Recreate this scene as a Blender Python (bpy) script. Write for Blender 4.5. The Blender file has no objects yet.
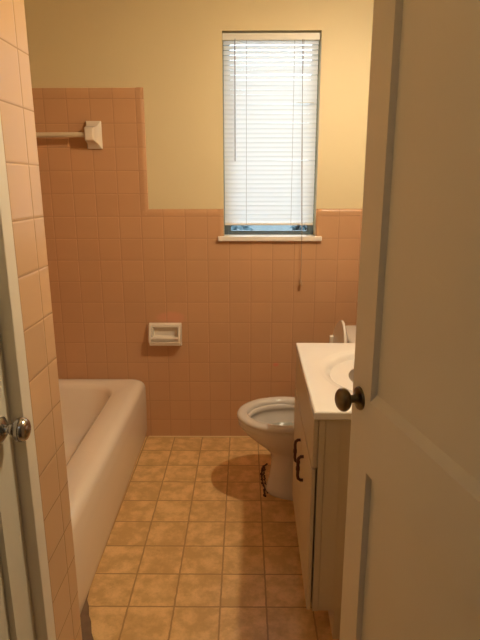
import bpy, bmesh, math, random
from mathutils import Vector, Matrix
random.seed(7)
S = bpy.context.scene
COL = S.collection
PI = math.pi

# ---------------------------------------------------------------- camera
PITCH, YAW, ROLL = 0.2502, -0.0091, -0.002
CAM = Vector((0, -2.6999, 1.3556))
fw = Vector((math.sin(YAW)*math.cos(PITCH), math.cos(YAW)*math.cos(PITCH), -math.sin(PITCH)))
r0 = Vector((math.cos(YAW), -math.sin(YAW), 0))
u0 = r0.cross(fw)
rt = math.cos(ROLL)*r0 + math.sin(ROLL)*u0
up = -math.sin(ROLL)*r0 + math.cos(ROLL)*u0
cd = bpy.data.cameras.new('camera'); cam = bpy.data.objects.new('camera', cd); COL.objects.link(cam)
cd.sensor_fit = 'VERTICAL'; cd.sensor_height = 32; cd.sensor_width = 24
cd.lens = 533.9/640*32; cd.clip_start = 0.02
mw = Matrix((rt, up, -fw)).transposed().to_4x4(); mw.translation = CAM
cam.matrix_world = mw
S.camera = cam

# ---------------------------------------------------------------- world, exposure
W = bpy.data.worlds.new('sky'); S.world = W; W.use_nodes = True
bg = W.node_tree.nodes['Background']
bg.inputs[0].default_value = (0.74, 0.87, 1.0, 1); bg.inputs[1].default_value = 5.8
S.view_settings.view_transform = 'Standard'; S.view_settings.look = 'None'
S.view_settings.gamma = 1; S.view_settings.use_curve_mapping = False
S.view_settings.exposure = 0.0
LAMP_STRENGTH = 1400.0
LAMP_COLOR = (1.0, 0.83, 0.60, 1)
HALL_STRENGTH = 4.5
HALL_COLOR = (0.80, 0.90, 1.0, 1)

# ---------------------------------------------------------------- node helpers
class NT:
    def __init__(s, name):
        s.m = bpy.data.materials.new(name); s.m.use_nodes = True
        s.t = s.m.node_tree; s.b = s.t.nodes['Principled BSDF']
    def n(s, typ, **kw):
        o = s.t.nodes.new(typ)
        for k, v in kw.items(): setattr(o, k, v)
        return o
    def l(s, a, b): s.t.links.new(a, b)
    def setin(s, sock, v):
        if hasattr(v, 'links') or isinstance(v, bpy.types.NodeSocket): s.l(v, sock)
        else: sock.default_value = v
    def math(s, op, a, b=0.0, c=0.0):
        o = s.n('ShaderNodeMath', operation=op)
        s.setin(o.inputs[0], a); s.setin(o.inputs[1], b); s.setin(o.inputs[2], c)
        return o.outputs[0]
    def mix(s, f, a, b, blend='MIX'):
        o = s.n('ShaderNodeMix', data_type='RGBA', blend_type=blend)
        s.setin(o.inputs[0], f)
        s.setin(o.inputs[6], a); s.setin(o.inputs[7], b)
        return o.outputs[2]
    def ramp(s, v, lo, hi):
        o = s.n('ShaderNodeMapRange', interpolation_type='SMOOTHSTEP')
        s.setin(o.inputs[0], v); o.inputs[1].default_value = lo; o.inputs[2].default_value = hi
        return o.outputs[0]
    def pos(s):
        return s.n('ShaderNodeTexCoord').outputs['Object']
    def noise(s, v, scale, detail=4, rough=.55):
        o = s.n('ShaderNodeTexNoise'); s.l(v, o.inputs['Vector'])
        o.inputs['Scale'].default_value = scale; o.inputs['Detail'].default_value = detail
        o.inputs['Roughness'].default_value = rough
        return o.outputs['Fac']
    def bump(s, h, strength, dist):
        o = s.n('ShaderNodeBump'); o.inputs['Strength'].default_value = strength
        o.inputs['Distance'].default_value = dist
        s.l(h, o.inputs['Height']); s.l(o.outputs[0], s.b.inputs['Normal'])
def c4(c): return (c[0], c[1], c[2], 1)

def plain(name, col, rough=.5, metal=0, var=.06, scale=6, bump=.0, bscale=60, coat=0):
    t = NT(name); p = t.pos()
    nz = t.noise(p, scale)
    dark = tuple(x*(1-var) for x in col); lite = tuple(min(1, x*(1+var)) for x in col)
    t.l(t.mix(nz, c4(dark), c4(lite)), t.b.inputs['Base Color'])
    t.b.inputs['Roughness'].default_value = rough; t.b.inputs['Metallic'].default_value = metal
    t.b.inputs['Coat Weight'].default_value = coat
    if bump: t.bump(t.noise(p, bscale, 3), bump, .002)
    return t.m

def tile_mat(name, axis, off_u, off_v, col, grout, patches=False):
    """glazed square wall tile; axis 0: u is X, axis 1: u is Y"""
    T = 0.1095
    t = NT(name); p = t.pos(); sp = t.n('ShaderNodeSeparateXYZ'); t.l(p, sp.inputs[0])
    u = t.math('DIVIDE', t.math('SUBTRACT', sp.outputs[axis], off_u), T)
    v = t.math('DIVIDE', t.math('SUBTRACT', sp.outputs[2], off_v), T)
    def edge(w):
        f = t.math('FRACT', w)
        return t.math('SUBTRACT', .5, t.math('ABSOLUTE', t.math('SUBTRACT', f, .5)))
    d = t.math('MINIMUM', edge(u), edge(v))
    cb = t.n('ShaderNodeCombineXYZ'); t.l(t.math('FLOOR', u), cb.inputs[0]); t.l(t.math('FLOOR', v), cb.inputs[1])
    wn = t.n('ShaderNodeTexWhiteNoise', noise_dimensions='2D'); t.l(cb.outputs[0], wn.inputs['Vector'])
    nz = t.noise(p, 5)
    k = t.math('ADD', t.math('MULTIPLY', wn.outputs['Value'], .5), t.math('MULTIPLY', nz, .5))
    body = t.mix(k, c4(tuple(x*.93 for x in col)), c4(tuple(x*1.05 for x in col)))
    if patches:
        def blob(cx, cz, rx, rz, c, amt):
            nonlocal body
            a = t.math('DIVIDE', t.math('SUBTRACT', sp.outputs[0], cx), rx)
            b = t.math('DIVIDE', t.math('SUBTRACT', sp.outputs[2], cz), rz)
            r = t.math('ADD', t.math('MULTIPLY', a, a), t.math('MULTIPLY', b, b))
            r = t.math('ADD', r, t.math('MULTIPLY', t.noise(p, 30), .8))
            m = t.math('MULTIPLY', t.math('SUBTRACT', 1.0, t.ramp(r, .5, 1.4)), amt)
            body = t.mix(m, body, c4(c))
        blob(-.385, .678, .095, .04, (.80, .32, .22), .4)
        blob(.165, .42, .02, .013, (.75, .2, .14), .6)
    g = t.ramp(d, .008, .018)
    t.l(t.mix(g, c4(grout), body), t.b.inputs['Base Color'])
    t.b.inputs['Roughness'].default_value = .28
    rr = t.n('ShaderNodeMapRange'); t.l(g, rr.inputs[0]); rr.inputs[3].default_value = .7; rr.inputs[4].default_value = .30
    t.l(rr.outputs[0], t.b.inputs['Roughness'])
    h = t.math('ADD', t.ramp(d, .004, .045), t.math('MULTIPLY', nz, .25))
    t.bump(h, .42, .0018)
    return t.m

PEACH = (.58, .325, .165); GROUT = (.48, .265, .135)
M = {}
M['tile_back'] = tile_mat('peach_tile_back', 0, -.5167, -.0068, PEACH, GROUT, True)
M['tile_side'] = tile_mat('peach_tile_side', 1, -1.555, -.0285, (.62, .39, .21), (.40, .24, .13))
M['tile_alcove'] = tile_mat('peach_tile_alcove', 1, -1.49, -.0068, PEACH, GROUT)
M['tile_end'] = tile_mat('peach_tile_end', 0, -.5167, -.0285, PEACH, GROUT)
M['wall'] = plain('cream_wall_paint', (.70, .58, .34), .55, var=.03, scale=3, bump=.12, bscale=180)
M['ceiling'] = plain('ceiling_paint', (.76, .70, .56), .8)
M['door'] = plain('door_paint', (.80, .72, .59), .38, var=.04, scale=4, bump=.05, bscale=90)
M['casing'] = plain('casing_paint', (.76, .68, .53), .4, var=.04)
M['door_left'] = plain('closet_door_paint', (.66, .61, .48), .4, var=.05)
M['porcelain'] = plain('porcelain', (.70, .62, .53), .13, var=.03, coat=.4)
M['enamel'] = plain('tub_enamel', (.90, .78, .63), .2, var=.04, scale=3, coat=.3)
M['marble'] = plain('cultured_marble', (.88, .82, .74), .16, var=.02, coat=.3)
M['cabinet'] = plain('cabinet_laminate', (.58, .47, .31), .42, var=.05)
M['dark_gap'] = plain('dark_recess', (.05, .03, .02), .8)
M['ceramic'] = plain('ceramic_fitting', (.82, .72, .58), .15, var=.03, coat=.4)
M['bar'] = plain('bar_plastic', (.70, .58, .40), .3, var=.03)
M['chrome'] = plain('aged_chrome', (.42, .40, .38), .2, 1, var=.12, scale=40)
M['brass'] = plain('aged_brass', (.17, .125, .065), .3, .9, var=.45, scale=55)
M['bronze'] = plain('bronze_pull', (.10, .035, .018), .35, .5, var=.2)
M['sill'] = plain('sill_paint', (.84, .74, .62), .35)
M['alu'] = plain('window_aluminium', (.24, .31, .36), .4, .5)
M['subfloor'] = plain('bare_subfloor', (.20, .12, .07), .8, var=.4, scale=25)
M['hall'] = plain('hall_wall_paint', (.68, .62, .50), .7)
M['grass'] = plain('lawn', (.045, .062, .062), .9, var=.6, scale=2)
M['leaf'] = plain('hedge_leaf', (.03, .06, .07), .6, var=.6, scale=14)
M['concrete'] = plain('pale_concrete', (.22, .26, .31), .8, var=.1)
M['caulk_line'] = plain('floor_edge_caulk', (.80, .62, .34), .5)
M['rust'] = plain('rusty_stain', (.085, .03, .012), .8, var=.5, scale=60)
M['cord'] = plain('blind_cord', (.30, .22, .15), .7)
M['wand'] = plain('blind_wand', (.40, .40, .42), .25)
M['rail'] = plain('blind_rail', (.80, .76, .66), .4)
M['tassel'] = plain('cord_tassel', (.45, .29, .16), .5)

# water
t = NT('bowl_water'); t.b.inputs['Base Color'].default_value = (.62, .60, .52, 1); t.b.inputs['Roughness'].default_value = .05
t.b.inputs['Transmission Weight'].default_value = .5; M['water'] = t.m
# glass
t = NT('window_glass'); t.t.nodes.remove(t.b)
gl = t.n('ShaderNodeBsdfGlossy'); gl.inputs['Roughness'].default_value = .02
tr = t.n('ShaderNodeBsdfTransparent'); tr.inputs[0].default_value = (.93, .97, .97, 1)
mx = t.n('ShaderNodeMixShader'); fr = t.n('ShaderNodeFresnel'); fr.inputs[0].default_value = 1.45
t.l(fr.outputs[0], mx.inputs[0]); t.l(tr.outputs[0], mx.inputs[1]); t.l(gl.outputs[0], mx.inputs[2])
t.l(mx.outputs[0], t.t.nodes['Material Output'].inputs[0]); M['glass'] = t.m
# blind slats: thin white vinyl that lets daylight through
t = NT('slat_vinyl'); t.t.nodes.remove(t.b)
df = t.n('ShaderNodeBsdfDiffuse'); df.inputs[0].default_value = (.86, .86, .84, 1)
tl = t.n('ShaderNodeBsdfTranslucent'); tl.inputs[0].default_value = (.90, .90, .90, 1)
mx = t.n('ShaderNodeMixShader'); mx.inputs[0].default_value = .48
t.l(df.outputs[0], mx.inputs[1]); t.l(tl.outputs[0], mx.inputs[2])
t.l(mx.outputs[0], t.t.nodes['Material Output'].inputs[0]); M['slat'] = t.m
t = NT('lamp_shade_glass'); t.t.nodes.remove(t.b)
df = t.n('ShaderNodeBsdfDiffuse'); df.inputs[0].default_value = (.93, .90, .82, 1)
tl = t.n('ShaderNodeBsdfTranslucent'); tl.inputs[0].default_value = (.96, .92, .82, 1)
mx = t.n('ShaderNodeMixShader'); mx.inputs[0].default_value = .88
t.l(df.outputs[0], mx.inputs[1]); t.l(tl.outputs[0], mx.inputs[2])
t.l(mx.outputs[0], t.t.nodes['Material Output'].inputs[0]); M['shade'] = t.m
def emit(name, col, st):
    t = NT(name); t.b.inputs['Base Color'].default_value = (.8, .8, .8, 1)
    t.b.inputs['Emission Color'].default_value = col; t.b.inputs['Emission Strength'].default_value = st
    return t.m
M['globe'] = emit('lit_globe', LAMP_COLOR, LAMP_STRENGTH)
M['hall_glow'] = emit('hall_fill_glow', HALL_COLOR, HALL_STRENGTH)

# vinyl floor with a printed 6 inch tile pattern
t = NT('vinyl_floor'); p = t.pos(); sp = t.n('ShaderNodeSeparateXYZ'); t.l(p, sp.inputs[0])
wob = t.math('MULTIPLY', t.math('SUBTRACT', t.noise(p, 40, 2), .5), .03)
u = t.math('ADD', t.math('DIVIDE', t.math('SUBTRACT', sp.outputs[0], -.3854), .1524), wob)
v = t.math('ADD', t.math('DIVIDE', t.math('SUBTRACT', sp.outputs[1], -.0063), .1524), wob)
def edge(w):
    f = t.math('FRACT', w); return t.math('SUBTRACT', .5, t.math('ABSOLUTE', t.math('SUBTRACT', f, .5)))
d = t.math('MINIMUM', edge(u), edge(v))
cb = t.n('ShaderNodeCombineXYZ'); t.l(t.math('FLOOR', u), cb.inputs[0]); t.l(t.math('FLOOR', v), cb.inputs[1])
wn = t.n('ShaderNodeTexWhiteNoise', noise_dimensions='2D'); t.l(cb.outputs[0], wn.inputs['Vector'])
off = t.n('ShaderNodeVectorMath', operation='ADD'); t.l(p, off.inputs[0])
sc = t.n('ShaderNodeVectorMath', operation='SCALE'); t.l(wn.outputs['Color'], sc.inputs[0]); sc.inputs['Scale'].default_value = 9
t.l(sc.outputs[0], off.inputs[1])
n1 = t.noise(off.outputs[0], 17, 5, .6); n2 = t.noise(p, 140, 2)
m1 = t.ramp(n1, .36, .66)
col = t.mix(m1, (.62, .37, .145, 1), (.86, .56, .245, 1))
col = t.mix(t.math('MULTIPLY', t.ramp(n2, .45, .75), .25), col, (.50, .29, .11, 1))
col = t.mix(t.math('MULTIPLY', wn.outputs['Value'], .12), col, (.60, .36, .14, 1))
spk = t.n('ShaderNodeTexVoronoi'); t.l(p, spk.inputs['Vector']); spk.inputs['Scale'].default_value = 3.1
col = t.mix(t.math('MULTIPLY', t.math('LESS_THAN', spk.outputs['Distance'], .022), .7), col, (.08, .04, .02, 1))
g = t.ramp(d, .010, .026)
t.l(t.mix(g, (.42, .23, .085, 1), col), t.b.inputs['Base Color'])
t.b.inputs['Roughness'].default_value = .34
t.bump(t.math('ADD', t.math('MULTIPLY', g, .5), t.math('MULTIPLY', t.noise(p, 190, 3), .6)), .35, .0012)
M['vinyl'] = t.m

# ---------------------------------------------------------------- mesh helpers
class MB:
    def __init__(s): s.v = []; s.f = []
    def add(s, vs, fs):
        o = len(s.v); s.v += [tuple(x) for x in vs]; s.f += [tuple(i+o for i in f) for f in fs]
    def box(s, x0, x1, y0, y1, z0, z1):
        if x0 > x1: x0, x1 = x1, x0
        if y0 > y1: y0, y1 = y1, y0
        if z0 > z1: z0, z1 = z1, z0
        s.add([(x0,y0,z0),(x1,y0,z0),(x1,y1,z0),(x0,y1,z0),(x0,y0,z1),(x1,y0,z1),(x1,y1,z1),(x0,y1,z1)],
              [(0,3,2,1),(4,5,6,7),(0,1,5,4),(1,2,6,5),(2,3,7,6),(3,0,4,7)])
        return s
    def loft(s, loops, cap0=True, cap1=True, closed=True):
        n = len(loops[0]); vs = [q for L in loops for q in L]; fs = []
        for k in range(len(loops)-1):
            for i in range(n if closed else n-1):
                j = (i+1) % n; fs.append((k*n+i, k*n+j, (k+1)*n+j, (k+1)*n+i))
        if cap0: fs.append(tuple(range(n))[::-1])
        if cap1: fs.append(tuple((len(loops)-1)*n+i for i in range(n)))
        s.add(vs, fs); return s
    def tube(s, pts, r, n=10, cap=True):
        pts = [Vector(q) for q in pts]; rs = r if isinstance(r, (list, tuple)) else [r]*len(pts)
        loops = []; ref = None
        for i, q in enumerate(pts):
            d = (pts[min(i+1, len(pts)-1)] - pts[max(i-1, 0)]).normalized()
            if ref is None:
                ref = Vector((0, 0, 1)) if abs(d.z) < .9 else Vector((1, 0, 0))
            a = (ref - d*ref.dot(d)).normalized(); b = d.cross(a); ref = a
            loops.append([q + rs[i]*(math.cos(2*PI*k/n)*a + math.sin(2*PI*k/n)*b) for k in range(n)])
        return s.loft(loops, cap, cap)
    def lathe(s, base, axis, prof, n=28):
        """prof: (distance along axis, radius)"""
        base = Vector(base); d = Vector(axis).normalized()
        ref = Vector((0, 0, 1)) if abs(d.z) < .9 else Vector((1, 0, 0))
        a = (ref - d*ref.dot(d)).normalized(); b = d.cross(a)
        loops = [[base + d*h + max(r, 1e-4)*(math.cos(2*PI*k/n)*a + math.sin(2*PI*k/n)*b) for k in range(n)] for h, r in prof]
        return s.loft(loops)
    def build(s, name, mat, parent=None, smooth=False, bevel=0, seg=2, angle=40):
        me = bpy.data.meshes.new(name); me.from_pydata(s.v, [], s.f); me.update()
        bm = bmesh.new(); bm.from_mesh(me); bmesh.ops.recalc_face_normals(bm, faces=bm.faces); bm.to_mesh(me); bm.free()
        me.materials.append(mat)
        o = bpy.data.objects.new(name, me); COL.objects.link(o)
        if parent is not None: o.parent = parent
        if smooth:
            for q in me.polygons: q.use_smooth = True
            me.set_sharp_from_angle(angle=math.radians(angle))
        if bevel:
            b = o.modifiers.new('bevel', 'BEVEL'); b.width = bevel; b.segments = seg; b.limit_method = 'ANGLE'
            b.angle_limit = math.radians(40); b.harden_normals = False
            for q in me.polygons: q.use_smooth = True
            w = o.modifiers.new('wn', 'WEIGHTED_NORMAL'); w.keep_sharp = True
        return o
def rrect(x0, x1, y0, y1, r, z, n=8):
    pts = []
    for cx, cy, a0 in ((x1-r, y1-r, 0), (x0+r, y1-r, 90), (x0+r, y0+r, 180), (x1-r, y0+r, 270)):
        for i in range(n+1):
            a = math.radians(a0 + 90*i/n); pts.append((cx+r*math.cos(a), cy+r*math.sin(a), z))
    return pts
def struct(o): o['kind'] = 'structure'; return o
def tag(o, label, cat, group=None):
    o['label'] = label; o['category'] = cat
    if group: o['group'] = group
    return o
def empty(name, loc=(0, 0, 0)):
    o = bpy.data.objects.new(name, None); COL.objects.link(o); o.location = loc; o.empty_display_size = .1
    return o
def adopt(root):
    """keep children where they were modelled (world coordinates) under a root that has its own location"""
    bpy.context.view_layer.update()
    for c in root.children: c.matrix_parent_inverse = root.matrix_world.inverted()

# ---------------------------------------------------------------- dimensions
WX0, WX1, WZ0, WZ1 = -.105, .354, 1.100, 2.037     # window opening
RX = .66                                             # right wall
LX = -.447                                           # left tiled face beside closet
AX = -1.30                                           # tub alcove side wall
PY = -1.49                                           # partition at foot of tub
EY = -2.36                                           # entry wall
H = 2.44

# ---------------------------------------------------------------- structure
struct(MB().box(-1.55, 1.6, -4.2, .16, -.10, -.003).build('floor', M['subfloor']))
# vinyl sheet with its torn corner by the tub
poly = [(-.556, 0), (-.556, -.53), (-.550, -.92), (-.540, -1.10), (-.530, -1.195), (-.517, -1.222), (-.505, -1.262), (-.492, -1.285),
        (-.478, -1.33), (-.462, -1.36), (-.452, -1.40), (-.447, -1.49), (-.447, -2.36), (-.36, -2.37), (-.36, -2.48), (.385, -2.48), (.385, -2.36), (RX, -2.36), (RX, 0)]
b = MB(); b.loft([[(x, y, -.0029) for x, y in poly], [(x, y, 0) for x, y in poly]])
vin = b.build('floor_vinyl', M['vinyl']); struct(vin)
struct(MB().box(-1.5, 1.5, -4.1, -2.4805, -.0029, .002).build('floor_hall', plain('hall_carpet', (.33, .27, .20), .9, bump=.4, bscale=300)))
struct(MB().box(-1.55, 1.6, -4.2, .16, H, H+.1).build('ceiling', M['ceiling']))

b = MB()   # back wall, painted plaster, with the window hole
b.box(-1.45, WX0, .006, .15, -.003, H); b.box(WX1, RX+.12, .006, .15, -.003, H)
b.box(WX0, WX1, .006, .15, -.003, WZ0-.024); b.box(WX0, WX1, .006, .15, WZ1, H)
wb = struct(b.build('wall_back', M['wall']))
b = MB()
CX = -.478
b.box(AX, CX-.003, .006, 0, 0, 1.792); b.box(CX-.003, WX0-.003, .006, 0, 0, 1.230)
b.box(WX0-.003, WX1+.003, .006, 0, 0, WZ0-.024); b.box(WX1+.003, RX, .006, 0, 0, 1.230)
b.build('tile_facing', M['tile_back'], wb)
def bull(p0, p1, inward, w, th=.0085):
    """bullnose edge tile on the back wall: p0->p1 is the outer edge in (x,z), inward the direction to the field"""
    prof = [(w, .001), (w, -.0012), (w*.6, -.0022), (w*.3, -.002), (w*.14, .0005), (w*.04, .003), (0, .0062)]
    (x0, z0), (x1, z1) = p0, p1; ix, iz = inward
    return [[(x+ix*a, y, z+iz*a) for a, y in prof] for x, z in ((x0, z0), (x1, z1))]
b = MB()
for args in (((CX, 1.795), (CX, 1.234-.03), (-1, 0), .033), ((AX, 1.795), (CX, 1.795), (0, -1), .050),
             ((CX-.03, 1.234), (WX0, 1.234), (0, -1), .036), ((WX1, 1.234), (RX, 1.234), (0, -1), .036),
             ((WX0, 1.234), (WX0, WZ0), (-1, 0), .030), ((WX1, 1.234), (WX1, WZ0), (1, 0), .030)):
    L = bull(*args); b.loft(L, True, True)
b.build('tile_edging', M['tile_back'], wb, smooth=True, angle=60)

wr = struct(MB().box(RX+.006, RX+.12, -2.48, .15, -.003, H).build('wall_right', M['wall']))
MB().box(RX, RX+.006, -2.36, 0, 0, 1.234).build('tile_facing', M['tile_alcove'], wr)
wl = struct(MB().box(AX-.12, AX-.006, -2.48, .15, -.003, H).build('wall_left', M['wall']))
MB().box(AX-.006, AX, PY, 0, 0, 1.795).build('tile_facing', M['tile_alcove'], wl)
# partition at the foot of the tub: plaster core, tiled on both seen faces, rounded outer corner
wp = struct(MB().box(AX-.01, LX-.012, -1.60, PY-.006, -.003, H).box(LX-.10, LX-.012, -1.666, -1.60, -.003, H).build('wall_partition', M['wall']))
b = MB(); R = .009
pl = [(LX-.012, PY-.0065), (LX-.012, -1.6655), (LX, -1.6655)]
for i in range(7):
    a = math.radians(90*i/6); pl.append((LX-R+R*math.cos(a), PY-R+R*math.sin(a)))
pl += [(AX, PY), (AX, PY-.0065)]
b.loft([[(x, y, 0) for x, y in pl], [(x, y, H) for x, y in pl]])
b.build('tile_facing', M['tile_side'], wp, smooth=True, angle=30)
MB().box(AX, LX-.02, PY, PY+.0008, .3, H).build('tile_end', M['tile_end'], wp)
# wall above and beyond the closet door
wc = struct(MB().box(LX-.10, LX, -2.36, -1.666, 2.06, H).box(LX-.10, LX, -2.48, -2.345, -.003, H).build('wall_closet', M['wall']))
# entry wall with the doorway the photograph is taken from
we = struct(MB().box(LX-.10, -.37, -2.48, EY-.0005, -.003, H).box(.41, RX+.12, -2.48, EY, -.003, H).box(-.37, .41, -2.48, EY, 2.06, H).build('wall_front', M['wall']))
tr_ = MB().box(-.372, -.352, -2.49, EY+.008, 0, 2.05).box(.395, .412, -2.49, EY+.001, 0, 2.05).box(-.352, .395, -2.49, EY+.001, 2.03, 2.05)
struct(tr_.build('trim_1', M['casing'], bevel=.002))
struct(MB().box(-.53, RX, -.007, -.0002, 0.0002, .004).build('trim_3', M['caulk_line']))
# hall behind the camera
struct(MB().box(-1.55, -1.45, -4.2, -2.48, -.003, H).build('wall_hall_left', M['hall']))
struct(MB().box(1.5, 1.6, -4.2, -2.48, -.003, H).build('wall_hall_right', M['hall']))
struct(MB().box(-1.55, 1.6, -4.2, -4.1, -.003, H).build('wall_hall_back', M['hall']))
struct(MB().box(-1.55, LX-.1, -2.60, -2.48, -.003, H).box(RX+.12, 1.6, -2.60, -2.48, -.003, H).build('wall_hall_front', M['hall']))

# closet door jamb flush with tile
b = MB().box(LX-.11, LX+.002, -1.712, -1.6665, 0, 2.05).box(LX-.11, LX+.002, -2.345, -2.32, 0, 2.05).box(LX-.11, LX+.002, -2.32, -1.712, 2.03, 2.05)
struct(b.build('trim_2', M['casing'], bevel=.0025))

# ---------------------------------------------------------------- panelled doors
def door_mesh(w, h, t, stile, rails, rec):
    """x from hinge 0 to w, y 0 (seen face) to t, z; rails: list of (z0,z1) full-thickness rails"""
    b = MB()
    b.box(0, stile, 0, t, 0, h); b.box(w-stile, w, 0, t, 0, h)
    for z0, z1 in rails: b.box(stile, w-stile, 0, t, z0, z1)
    for (a, c), (d, e) in zip(rails, rails[1:]):
        b.box(stile-.002, w-stile+.002, rec, t-rec, c-.002, d+.002)
        b.loft([[(x_, 0, c-.0005), (x_, rec+.001, c-.0005), (x_, rec+.001, c+.016)] for x_ in (stile-.0005, w-stile+.0005)])
    return b
RAILS = [(0, .20), (.763, .920), (1.88, 2.01)]
dd = Vector((-0.20084, 0.97962, 0)); nn = Vector((dd.y, -dd.x, 0))
P0 = Vector((.241, -1.656, 0))
Wd = .760
door = door_mesh(Wd, 2.01, .035, .088, RAILS, .0135).build('door_1', M['door'])
struct(door)
org = P0 + dd*(.038-Wd)
mwd = Matrix((dd, nn, Vector((0, 0, 1)))).transposed().to_4x4(); mwd.translation = (org.x, org.y, .012)
door.matrix_world = mwd
ks = Wd-.038; kz = .908
# knob assembly towards -y (the seen face)
kn = MB().lathe((ks, 0, kz), (0, -1, 0), [(0, .0250), (.002, .0250), (.005, .0235), (.007, .018), (.009, .012), (.014, .0085), (.022, .0085), (.0225, .0085)]).build('knob_rose', M['brass'], door, smooth=True)
def egg(d0, L, r, n=14):
    return [(d0 + L*(1-math.cos(PI*i/n))/2, r*math.sin(PI*i/n)**.82) for i in range(n+1)]
MB().lathe((ks, 0, kz), (0, -1, 0), egg(.0215, .031, .0250)).build('door_knob', M['brass'], door, smooth=True, angle=80)
MB().lathe((ks, .035, kz), (0, 1, 0), [(0, .0275), (.005, .0255), (.009, .012), (.014, .0085), (.026, .0085)]+egg(.026, .038, .0275)[1:]).build('back_knob', M['brass'], door, smooth=True)
MB().box(Wd-.0015, Wd+.001, .006, .029, kz-.028, kz+.028).build('latch_plate', M['brass'], door)
MB().lathe((Wd-.012, .035, 1.49), (0, 1, 0), [(0, .008), (.003, .008), (.004, .004), (.03, .004), (.032, .007), (.036, .007), (.038, .003)]).build('coat_peg', M['casing'], door, smooth=True)
for hz in (.22, 1.78): MB().tube([(-.003, -.004, hz), (-.003, -.004, hz+.09)], .006).build('hinge', M['brass'], door, smooth=True)

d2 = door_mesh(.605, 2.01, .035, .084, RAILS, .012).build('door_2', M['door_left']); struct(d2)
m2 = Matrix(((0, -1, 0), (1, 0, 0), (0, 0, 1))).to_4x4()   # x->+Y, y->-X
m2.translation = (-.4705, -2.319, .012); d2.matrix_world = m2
ks2 = .605-.043; kz2 = .884
MB().lathe((ks2, 0, kz2), (0, -1, 0), [(0, .025), (.002, .025), (.004, .022), (.007, .018), (.009, .010), (.013, .0078), (.016, .0078), (.019, .0115), (.023, .0115), (.025, .0085), (.027, .0085)]).build('knob_rose', M['chrome'], d2, smooth=True)
MB().lathe((ks2, 0, kz2), (0, -1, 0), [(.026, .008), (.027, .014), (.030, .021), (.035, .0238), (.039, .0238), (.0395, .0222), (.041, .0238), (.045, .0230), (.050, .0195), (.053, .0135), (.055, .006), (.0553, .0)]).build('door_knob', M['chrome'], d2, smooth=True, angle=50)

# ---------------------------------------------------------------- window
win = struct(empty('window_1', (.125, .1, WZ0)))
b = MB(); y0, y1 = .088, .125
b.box(WX0, WX0+.022, y0, y1, WZ0, WZ1); b.box(WX1-.022, WX1, y0, y1, WZ0, WZ1)
b.box(WX0+.022, WX1-.022, y0, y1, WZ0, WZ0+.012); b.box(WX0+.022, WX1-.022, y0, y1, WZ1-.02, WZ1)
b.build('window_frame', M['alu'], win, bevel=.002)
b = MB(); b.box(WX0+.022, WX0+.034, .092, .105, WZ0+.02, WZ1-.02); b.box(WX1-.034, WX1-.022, .092, .105, WZ0+.02, WZ1-.02)
b.box(WX0+.022, WX1-.022, .092, .105, WZ0+.012, WZ0+.020)
b.build('window_sash', M['alu'], win, bevel=.0015)
MB().box(WX0+.022, WX1-.022, .108, .111, WZ0+.012, WZ1-.02).build('window_pane', M['glass'], win)
MB().box(WX0-.029, WX1+.031, -.020, 0, WZ0-.024, WZ0).box(WX0+.0005, WX1-.0005, 0, .13, WZ0-.0235, WZ0).build('window_sill', M['sill'], win, bevel=.004, seg=3)
adopt(win)

# outside
struct(MB().box(-40, 40, .6, 90, -1.1, -1.0).build('ground_lawn', M['grass']))
struct(MB().box(-4, 8, 20, 24, -1.0, -.97).build('ground_path', M['concrete']))
def shrub(x, y, z, r, label):
    b = MB(); random.seed(int(x*100)+5)
    root = empty('shrub', (x, y, z))
    for i in range(1100):
        a = random.uniform(0, 2*PI); e = math.asin(random.uniform(-.2, 1)); rr = r*random.uniform(.72, 1.0)
        c = Vector((x+rr*math.cos(a)*math.cos(e)*1.4, y+rr*math.sin(a)*math.cos(e), z+rr*.5+rr*2.1*math.sin(e)))
        d = Vector([random.gauss(0, 1) for _ in range(3)]).normalized(); q = d.orthogonal().normalized()*.07; d = d*.12
        b.add([c-d, c+q, c+d, c-q], [(0, 1, 2, 3)])
    b.build('foliage', M['leaf'], root)
    MB().tube([(x, y, z), (x+.02, y, z+r*1.6)], [.03, .015]).build('stem', M['subfloor'], root)
    adopt(root); tag(root, label, 'shrub')
shrub(-.62, 9.4, -1.0, .74, 'dark green shrub outdoors, left one seen under the blind')
shrub(1.70, 9.2, -1.0, .70, 'dark green shrub outdoors, right one seen under the blind')

# ---------------------------------------------------------------- mini blind
bl = empty('window_blind', (.125, .04, 2.0))
BX0, BX1 = WX0+.005, WX1-.010
MB().box(BX0-.004, BX1+.004, .018, .046, 2.000, 2.030).build('headrail', M['rail'], bl, bevel=.002)
b = MB(); n = 39; ztop, zbot = 1.992, 1.176
for i in range(n):
    z = ztop + (zbot-ztop)*i/(n-1)
    tilt = math.radians(66 if i > 3 else 58 + 2*i) + random.uniform(-.03, .03)
    w = .0125; loopA = []; 
    dzl = random.uniform(-.0008, .0008)
    pts = []
    for k in range(5):
        s_ = -w + 2*w*k/4; bow = .0030*(1-(s_/w)**2)
        # room-side edge is the lower one
        yy = .034 + s_*math.cos(tilt) - bow*math.sin(tilt); zz = z + s_*math.sin(tilt) + bow*math.cos(tilt)
        pts.append((yy, zz))
    xe = BX1
    b.add([(BX0, y, zz) for y, zz in pts]+[(xe, y, zz+dzl) for y, zz in pts], [(k, k+1, k+6, k+5) for k in range(4)])
b.build('slats', M['slat'], bl, smooth=True, angle=80)
b = MB(); b.loft([[(x_, .026, 1.7275), (x_, .014, 1.7300), (x_, .002, 1.7262), (x_, .002, 1.7255), (x_, .014, 1.7293), (x_, .026, 1.7268)] for x_ in (.250, .328)])
o = b.build('bent_slat', M['rail'], bl); o['label'] = 'loose slat tipped flat'
MB().box(BX0, BX1, .024, .046, 1.152, 1.163).build('bottom_rail', M['rail'], bl, bevel=.002)
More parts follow.
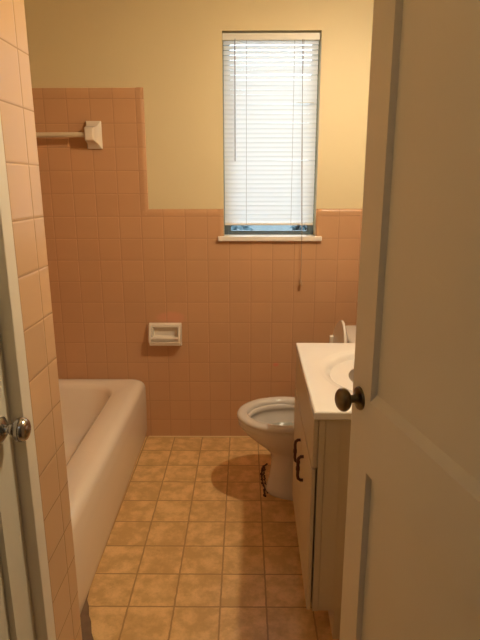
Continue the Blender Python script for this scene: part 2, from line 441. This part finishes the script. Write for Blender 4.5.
for x in (.008, .232):
    MB().tube([(x, .0235, 2.0), (x, .0235, 1.155)], .0007, 6).build('ladder_cord', M['cord'], bl)
MB().tube([(-.045, .012, 2.004), (-.046, .010, 1.99), (-.047, .006, 1.46)], [.002, .003, .003], 8).build('tilt_wand', M['wand'], bl)
b = MB(); b.tube([(.268, .014, 2.002), (.272, .010, 1.80), (.277, -.012, 1.3), (.284, -.024, 1.11), (.284, -.024, .885)], .0014, 6)
b.tube([(.274, .014, 2.002), (.271, .008, 1.80), (.282, -.012, 1.3), (.285, -.024, 1.11)], .0010, 6)
b.build('pull_cord', M['cord'], bl)
b = MB().lathe((.284, -.024, .850), (0, 0, 1), [(0, .004), (.003, .007), (.016, .0085), (.028, .005), (.036, .002)], 14)
o = b.build('cord_tassel', M['tassel'], bl, smooth=True)
adopt(bl)
tag(bl, 'white closed mini blind with hanging wand and cord in the bathroom window', 'window blind')

# ---------------------------------------------------------------- bathtub
tx0, tx1, ty0, ty1, tz = AX+.001, -.548, PY+.002, -.001, .340
b = MB(); L = []
L.append(rrect(tx0, tx1, ty0, ty1, .006, -.0029)); L.append(rrect(tx0, tx1+.012, ty0, ty1, .006, .05))
L.append(rrect(tx0, tx1+.014, ty0, ty1, .006, .24)); L.append(rrect(tx0, tx1+.013, ty0, ty1, .010, .300))
L.append(rrect(tx0, tx1+.009, ty0, ty1, .02, .318)); L.append(rrect(tx0+.004, tx1-.001, ty0+.003, ty1-.003, .03, .332))
L.append(rrect(tx0+.01, tx1-.016, ty0+.008, ty1-.006, .04, .3395)); L.append(rrect(tx0+.02, tx1-.034, ty0+.015, ty1-.012, .045, .342))
ix0, ix1, iy0, iy1 = tx0+.07, -.672, ty0+.10, -.078
L.append(rrect(ix0-.012, ix1+.012, iy0-.012, iy1+.012, .15, .338)); L.append(rrect(ix0, ix1, iy0, iy1, .145, .330))
L.append(rrect(ix0+.008, ix1-.008, iy0+.01, iy1-.01, .14, .312)); L.append(rrect(ix0+.03, ix1-.025, iy0+.05, iy1-.03, .14, .22))
L.append(rrect(ix0+.05, ix1-.045, iy0+.10, iy1-.055, .13, .12)); L.append(rrect(ix0+.08, ix1-.075, iy0+.16, iy1-.09, .11, .065))
L.append(rrect(ix0+.14, ix1-.13, iy0+.25, iy1-.16, .08, .05))
b.loft(L)
b.v = [(x + (.015*min(1, -y/.9)*max(0, 1-z/.3) if x > -.62 else 0), y, z) for x, y, z in b.v]
tub = b.build('bathtub', M['enamel'], smooth=True, angle=50)
root = empty('bathtub', (-.92, -.74, 0)); tub.name = 'tub_body'; tub.parent = root
MB().lathe((-.95, -.27, .0505), (0, 0, 1), [(0, .024), (.002, .024), (.003, .02), (.003, .004)]).build('drain', M['chrome'], root, smooth=True)
adopt(root); root.name = 'bathtub'
tag(root, 'cream enamel alcove bathtub below the peach tiled wall', 'bathtub')

# ---------------------------------------------------------------- toilet
TY = -.530
def egg_loop(xf, xb, hw, z, n=40, sq=2.3):
    """elongated bowl outline, round at xf, squarer at xb"""
    xm = xf + (xb-xf)*.56; pts = []
    for k in range(n):
        a = 2*PI*k/n; c, s_ = math.cos(a), math.sin(a)
        if c < 0: x = xm + (xm-xf)*c; y = TY + hw*s_
        else:
            e = 2/sq if True else 1
            x = xm + (xb-xm)*abs(c)**e; y = TY + hw*(1 if s_ > 0 else -1)*abs(s_)**e
        pts.append((x, y, z))
    return pts
toi = empty('toilet', (.30, TY, 0))
b = MB()
prof = [(.098, .50, .098, 0), (.094, .50, .100, .012), (.100, .50, .092, .03), (.112, .50, .084, .08), (.120, .50, .082, .15), (.116, .50, .088, .19),
        (.085, .50, .112, .225), (.040, .50, .142, .262), (.002, .50, .161, .296), (-.020, .50, .171, .324), (-.026, .50, .174, .335), (-.029, .50, .176, .338), (-.029, .50, .176, .359), (-.025, .496, .173, .364), (-.018, .49, .166, .366)]
L = [egg_loop(*q) for q in prof]
inn = [(.018, .325, .132, .366), (.024, .322, .127, .362), (.024, .322, .126, .345), (.018, .325, .132, .338), (.024, .322, .126, .315), (.05, .31, .112, .28), (.10, .29, .085, .235), (.15, .27, .055, .20), (.18, .25, .03, .185)]
L += [egg_loop(*q) for q in inn]
b.loft(L); b.build('bowl', M['porcelain'], toi, smooth=True, angle=60)
b = MB(); b.loft([egg_loop(.055, .308, .108, .285), egg_loop(.055, .308, .108, .2865)]); b.build('water', M['water'], toi)
# tank
b = MB(); L = []
for z, g in ((.3665, .020), (.375, .008), (.40, .002), (.68, -.004), (.692, -.004)):
    L.append(rrect(.446+g, .640-g*.3, TY-.195+g, TY+.195-g, .03, z))
b.loft(L); b.build('tank', M['porcelain'], toi, smooth=True, angle=50)
b = MB(); L = []
for z, g in ((.6925, .004), (.698, -.004), (.716, -.005), (.724, .001), (.727, .012)):
    L.append(rrect(.438+g, .648-abs(g)*.3, TY-.203+g, TY+.203-g, .03, z))
b.loft(L); b.build('tank_lid', M['porcelain'], toi, smooth=True, angle=50)
MB().tube([(.448, TY+.14, .64), (.434, TY+.14, .64)], .009).tube([(.434, TY+.14, .64), (.433, TY+.08, .632)], [.006, .004]).build('flush_lever', M['chrome'], toi, smooth=True)
# raised seat ring and lid: modelled lying in (a, y), then stood up about the hinge
def seat_outline(inset, n=44):
    pts = []; Lg = .400; hw = .166-inset
    for k in range(n):
        a = 2*PI*k/n; c, s_ = math.cos(a), math.sin(a); m = .175
        if c > 0: aa = m + (Lg-inset-m)*c; y = hw*s_
        else: aa = m - (m-inset)*abs(c)**.8; y = hw*(1 if s_ > 0 else -1)*abs(s_)**.8
        pts.append((aa, TY+y))
    return pts
tl_ = math.radians(83.5)
def st(pts, th): return [(.340 + a*math.cos(tl_) + th, y, .396 + a*math.sin(tl_)) for a, y in pts]
def ring(xf, xb, hw, z): return egg_loop(xf, xb, hw, z, sq=2.1)
b = MB(); b.loft([ring(-.030, .352, .176, .3665), ring(-.034, .356, .180, .370), ring(-.034, .356, .180, .379), ring(-.028, .350, .175, .386), ring(-.018, .342, .166, .388),
                  ring(.006, .318, .140, .387), ring(.014, .310, .132, .381), ring(.014, .310, .132, .3665), ring(-.030, .352, .176, .3665)], False, False)
b.build('seat', M['porcelain'], toi, smooth=True, angle=60)
b = MB(); b.loft([st(seat_outline(.012), .0195), st(seat_outline(-.002), .020), st(seat_outline(-.004), .028), st(seat_outline(.010), .036)])
b.build('lid', M['porcelain'], toi, smooth=True, angle=60)
for y in (TY+.118, TY-.118):
    MB().box(.378, .398, y-.012, y+.012, .640, .700).build('bumper', M['ceramic'], toi, bevel=.004)
for y in (TY-.07, TY+.07):
    MB().tube([(.362, y-.018, .385), (.362, y+.018, .385)], .011).build('hinge', M['porcelain'], toi, smooth=True)
adopt(toi)
tag(toi, 'white floor-standing toilet with its lid raised, beside the vanity', 'toilet')

# dark torn caulk ring on floor left of the pedestal
b = MB(); random.seed(3)
pts = [(.112, -.300), (.094, -.322), (.082, -.37), (.080, -.42), (.084, -.47), (.090, -.52), (.088, -.565), (.092, -.59)]
Lc = []; 
for i in range(len(pts)-1):
    for k in range(6):
        t_ = k/6; Lc.append((pts[i][0]*(1-t_)+pts[i+1][0]*t_ + random.uniform(-.003, .003), pts[i][1]*(1-t_)+pts[i+1][1]*t_))
b.tube([(x, y, .002) for x, y in Lc], [random.uniform(.0025, .0062) for _ in Lc], 7)
b.tube([(x+.012+random.uniform(-.003, .003), y, .0015) for x, y in Lc[8:-6]], [random.uniform(.002, .004) for _ in Lc[8:-6]], 7)
tag(b.build('caulk_bead', M['rust'], smooth=True), 'dark crumbling brown caulk curved on floor left of toilet foot', 'caulk')

# ---------------------------------------------------------------- vanity
VROT = .0156
vx, vy0, vy1, vz0, vz1 = .207, -1.366, -.757, .112, .742
van = empty('vanity_cabinet', (.42, -1.06, 0))
b = MB(); b.box(vx+.018, RX-.020, vy0+.003, vy0+.018, vz0, vz1); b.box(vx+.018, RX-.020, vy1-.018, vy1-.003, vz0, vz1)
b.box(vx+.018, RX-.020, vy0+.018, vy1-.018, vz0, vz0+.016); b.box(RX-.016, RX-.020, vy0+.018, vy1-.018, vz0+.016, vz1)
b.box(.275, RX-.020, vy0+.012, vy1-.012, 0, vz0)
b.build('body', M['cabinet'], van, bevel=.001)
b = MB(); zr = .592
b.box(vx, vx+.0175, vy0, vy0+.045, vz0, vz1); b.box(vx, vx+.0175, vy1-.045, vy1, vz0, vz1)
b.box(vx, vx+.0175, vy0+.045, vy1-.045, vz0, vz0+.04); b.box(vx, vx+.0175, vy0+.045, vy1-.045, zr-.03, zr+.02); b.box(vx, vx+.0175, vy0+.045, vy1-.045, vz1-.02, vz1)
b.box(vx, vx+.0175, -1.09, -1.05, vz0+.04, zr-.03)
b.build('face_frame', M['cabinet'], van, bevel=.001)
MB().box(vx+.001, vx+.0175, vy0+.045, vy1-.045, vz0+.04, vz1-.02).build('shadow_backing', M['dark_gap'], van)
MB().box(vx+.060, vx+.063, vy0+.002, vy0+.0035, vz0, vz1).build('side_seam', M['cabinet'], van)
MB().box(vx-.0145, vx-.001, vy0+.001, vy1-.001, zr-.004, vz1-.002).build('drawer_front', M['cabinet'], van, bevel=.002)
doorsy = ((vy0+.001, -1.074), (-1.070, vy1-.001))
for (a, c), py in zip(doorsy, (-1.150, -1.035)):
    dr = MB().box(vx-.0165, vx-.0045, a, c, vz0+.004, zr-.010).build('door', M['cabinet'], van, bevel=.002)
    xf = vx-.0165
    zc = .464
    pts = [(xf, py, zc+.042), (xf-.009, py, zc+.042), (xf-.016, py, zc+.036), (xf-.018, py, zc+.024), (xf-.017, py, zc), (xf-.018, py, zc-.024), (xf-.016, py, zc-.036), (xf-.009, py, zc-.042), (xf, py, zc-.042)]
    MB().tube(pts, .0052, 10).tube([(xf-.0175, py, zc-.006), (xf-.0175, py, zc+.006)], .0066, 10).build('handle', M['bronze'], dr, smooth=True, angle=60)
adopt(van); van.rotation_euler.z = -VROT
tag(van, 'beige two-door vanity cabinet with dark pulls under white countertop', 'cabinet')

# countertop with integral oval bowl
ct = empty('vanity_countertop', (.42, -1.06, .745))
cx0, cx1, cy0, cy1 = .191, RX-.010, -1.386, -.745
N = 64; scx, scy, sax, say = .445, -1.065, .176, .212
def rect_loop(z, g=0):
    pts = []
    for k in range(N):
        a = 2*PI*k/N; c, s_ = math.cos(a), math.sin(a)
        # from sink centre out to the rectangle edge
        tx = ((cx1-g-scx)/c if c > 1e-9 else (cx0+g-scx)/c if c < -1e-9 else 1e9)
        ty = ((cy1-g-scy)/s_ if s_ > 1e-9 else (cy0+g-scy)/s_ if s_ < -1e-9 else 1e9)
        t_ = min(tx, ty); pts.append([scx+c*t_, scy+s_*t_, z])
    for X_, Y_ in ((cx0+g, cy0+g), (cx0+g, cy1-g), (cx1-g, cy0+g), (cx1-g, cy1-g)):
        j = min(range(N), key=lambda k: (pts[k][0]-X_)**2+(pts[k][1]-Y_)**2); pts[j][0] = X_; pts[j][1] = Y_
    return [tuple(q) for q in pts]
def oval(f, z): return [(scx+sax*f*math.cos(2*PI*k/N), scy+say*f*math.sin(2*PI*k/N), z) for k in range(N)]
b = MB()
b.loft([oval(.6, .7435), rect_loop(.7435, .002), rect_loop(.746, 0), rect_loop(.763, 0), rect_loop(.766, .003), oval(1.17, .766), oval(1.13, .7645), oval(1.08, .7625), oval(1.02, .761), oval(.98, .755), oval(.93, .742), oval(.86, .720), oval(.76, .692), oval(.60, .664), oval(.38, .645), oval(.12, .638)], False, True)
b.build('top', M['marble'], ct, smooth=True, angle=35)
MB().box(RX-.030, RX-.010, cy0, cy1, .7662, .85).build('backsplash', M['marble'], ct, bevel=.004)
MB().lathe((scx, scy, .6385), (0, 0, 1), [(0, .02), (.002, .02), (.003, .016)]).build('drain', M['chrome'], ct, smooth=True)
adopt(ct); ct.rotation_euler.z = -VROT
tag(ct, 'glossy white vanity countertop with moulded oval sink, beside the open door', 'countertop')

fa = empty('faucet', (.60, -1.065, .766))
MB().box(.570, .618, -1.145, -.985, .7662, .782).build('base', M['chrome'], fa, bevel=.006, seg=3)
MB().tube([(.592, -1.065, .78), (.588, -1.065, .83), (.57, -1.065, .85), (.52, -1.065, .845), (.50, -1.065, .825)], [.013, .012, .011, .010, .009], 12).build('spout', M['chrome'], fa, smooth=True)
for y in (-1.125, -1.005):
    MB().lathe((.592, y, .781), (0, 0, 1), [(0, .012), (.02, .011), (.022, .019), (.038, .020), (.042, .014), (.043, .002)]).build('handle', M['chrome'], fa, smooth=True)
adopt(fa); tag(fa, 'chrome two-handle faucet on the back of the white countertop', 'faucet')

# ---------------------------------------------------------------- soap dish
sd = empty('soap_dish', (-.415, 0, .585))
b = MB(); x0, x1, z0, z1 = -.500, -.330, .528, .652
def ring(g, y): return [(x0+g, y, z0+g), (x1-g, y, z0+g), (x1-g, y, z1-g), (x0+g, y, z1-g)]
b.loft([ring(0, 0), ring(0, -.010), ring(.006, -.022), ring(.016, -.024)], True, False)
# face with recess opening
rx0, rx1, rz0, rz1 = -.479, -.351, .578, .632
def rect(a, c, d, e, y): return [(a, y, d), (c, y, d), (c, y, e), (a, y, e)]
b.loft([ring(.016, -.024), rect(rx0, rx1, rz0, rz1, -.024), rect(rx0+.004, rx1-.004, rz0+.004, rz1-.004, -.006)], False, True)
b.build('frame', M['ceramic'], sd, bevel=.003, seg=3)
for xx in (x0+.002, x1-.016):   # side ears carrying the grip
    b = MB(); b.loft([[(x_, y, z) for y, z in ((-.02, .548), (-.052, .556), (-.056, .572), (-.050, .590), (-.028, .648), (-.02, .648))] for x_ in (xx, xx+.014)])
    b.build('ear', M['ceramic'], sd, bevel=.003, seg=3)
b = MB(); b.tube([(x0+.010, -.046, .578), (x1-.010, -.046, .578)], .0075, 14).build('grip_bar', M['ceramic'], sd, smooth=True)
b = MB(); b.loft([[(x_, y, z) for y, z in ((-.022, .532), (-.050, .540), (-.056, .560), (-.050, .562), (-.046, .548), (-.022, .546))] for x_ in (x0+.006, x1-.006)])
b.build('tray', M['ceramic'], sd, bevel=.002)
adopt(sd); tag(sd, 'small cream ceramic soap dish mounted low on the peach tile wall', 'soap dish')

# ---------------------------------------------------------------- towel bar
tb = empty('towel_bar', (-.98, 0, 1.584))
def bracket(xc, flip):
    hw, zc, hh = .037, 1.582, .064
    b = MB(); e = -1 if flip else 1
    def R_(gx, gz, y, sh=0): return [(xc-hw+gx+sh, y, zc-hh+gz), (xc+hw-gx+sh, y, zc-hh+gz), (xc+hw-gx+sh, y, zc+hh-gz), (xc-hw+gx+sh, y, zc+hh-gz)]
    b.loft([R_(0, 0, 0), R_(0, 0, -.008), R_(.004, .004, -.013), R_(.010, .022, -.026, -.003*e), R_(.013, .030, -.050, -.006*e), R_(.014, .034, -.068, -.007*e), R_(.020, .042, -.074, -.007*e)])
    return b.build('bracket', M['ceramic'], tb, bevel=.003, seg=3)
bracket(-.722, False); bracket(-1.225, True)
MB().tube([(-1.225, -.052, 1.580), (-.735, -.052, 1.580)], .0115, 18).build('bar', M['bar'], tb, smooth=True)
adopt(tb); tag(tb, 'cream towel bar with square white ceramic bracket above the bathtub', 'towel bar')

# ---------------------------------------------------------------- wall lamp, added hall fill light
LX0, LY, LZ = .565, -1.07, 2.13
la = empty('wall_lamp', (RX, LY, LZ))
b = MB().lathe((RX+.0058, LY, LZ+.10), (-1, 0, 0), [(0, .06), (.012, .058), (.020, .04), (.024, .012)])
b.tube([(RX-.015, LY, LZ+.10), (LX0+.03, LY, LZ+.115), (LX0, LY, LZ+.11), (LX0, LY, LZ+.07)], .008)
b.build('arm', M['chrome'], la, smooth=True)
MB().lathe((LX0, LY, LZ+.075), (0, 0, -1), [(0, .012), (.004, .026), (.03, .028), (.034, .015)]).build('socket', M['chrome'], la, smooth=True)
b = MB(); b.lathe((LX0, LY, LZ+.041), (0, 0, -1), egg(0, .072, .030, 18), 24); b.build('bulb', M['globe'], la, smooth=True)
b = MB(); n_ = 36; pr = [(.066, .028), (.060, .045), (.03, .062), (-.003, .0715)]
b.loft([[(LX0+r*math.cos(2*PI*k/n_), LY+r*math.sin(2*PI*k/n_), LZ+h) for k in range(n_)] for h, r in pr], False, False)
b.build('shade', M['shade'], la, smooth=True)
adopt(la); tag(la, 'lit bell-shaded wall lamp above the vanity', 'lamp')
hl = empty('hall_fill', (.1, -3.3, H))  # unseen fill, added to throw cool light from the hall onto the doors
MB().lathe((.1, -3.3, H-.0002), (0, 0, -1), [(0, .17), (.02, .17), (.02, .05)]).build('hall_fill_base', M['casing'], hl, smooth=True)
MB().lathe((.1, -3.3, H-.021), (0, 0, -1), [(0, .16), (.03, .15), (.06, .11), (.075, .05), (.078, .001)]).build('hall_fill_dome', M['hall_glow'], hl, smooth=True)
adopt(hl); tag(hl, 'unseen round fill light added on the hall ceiling', 'lamp')
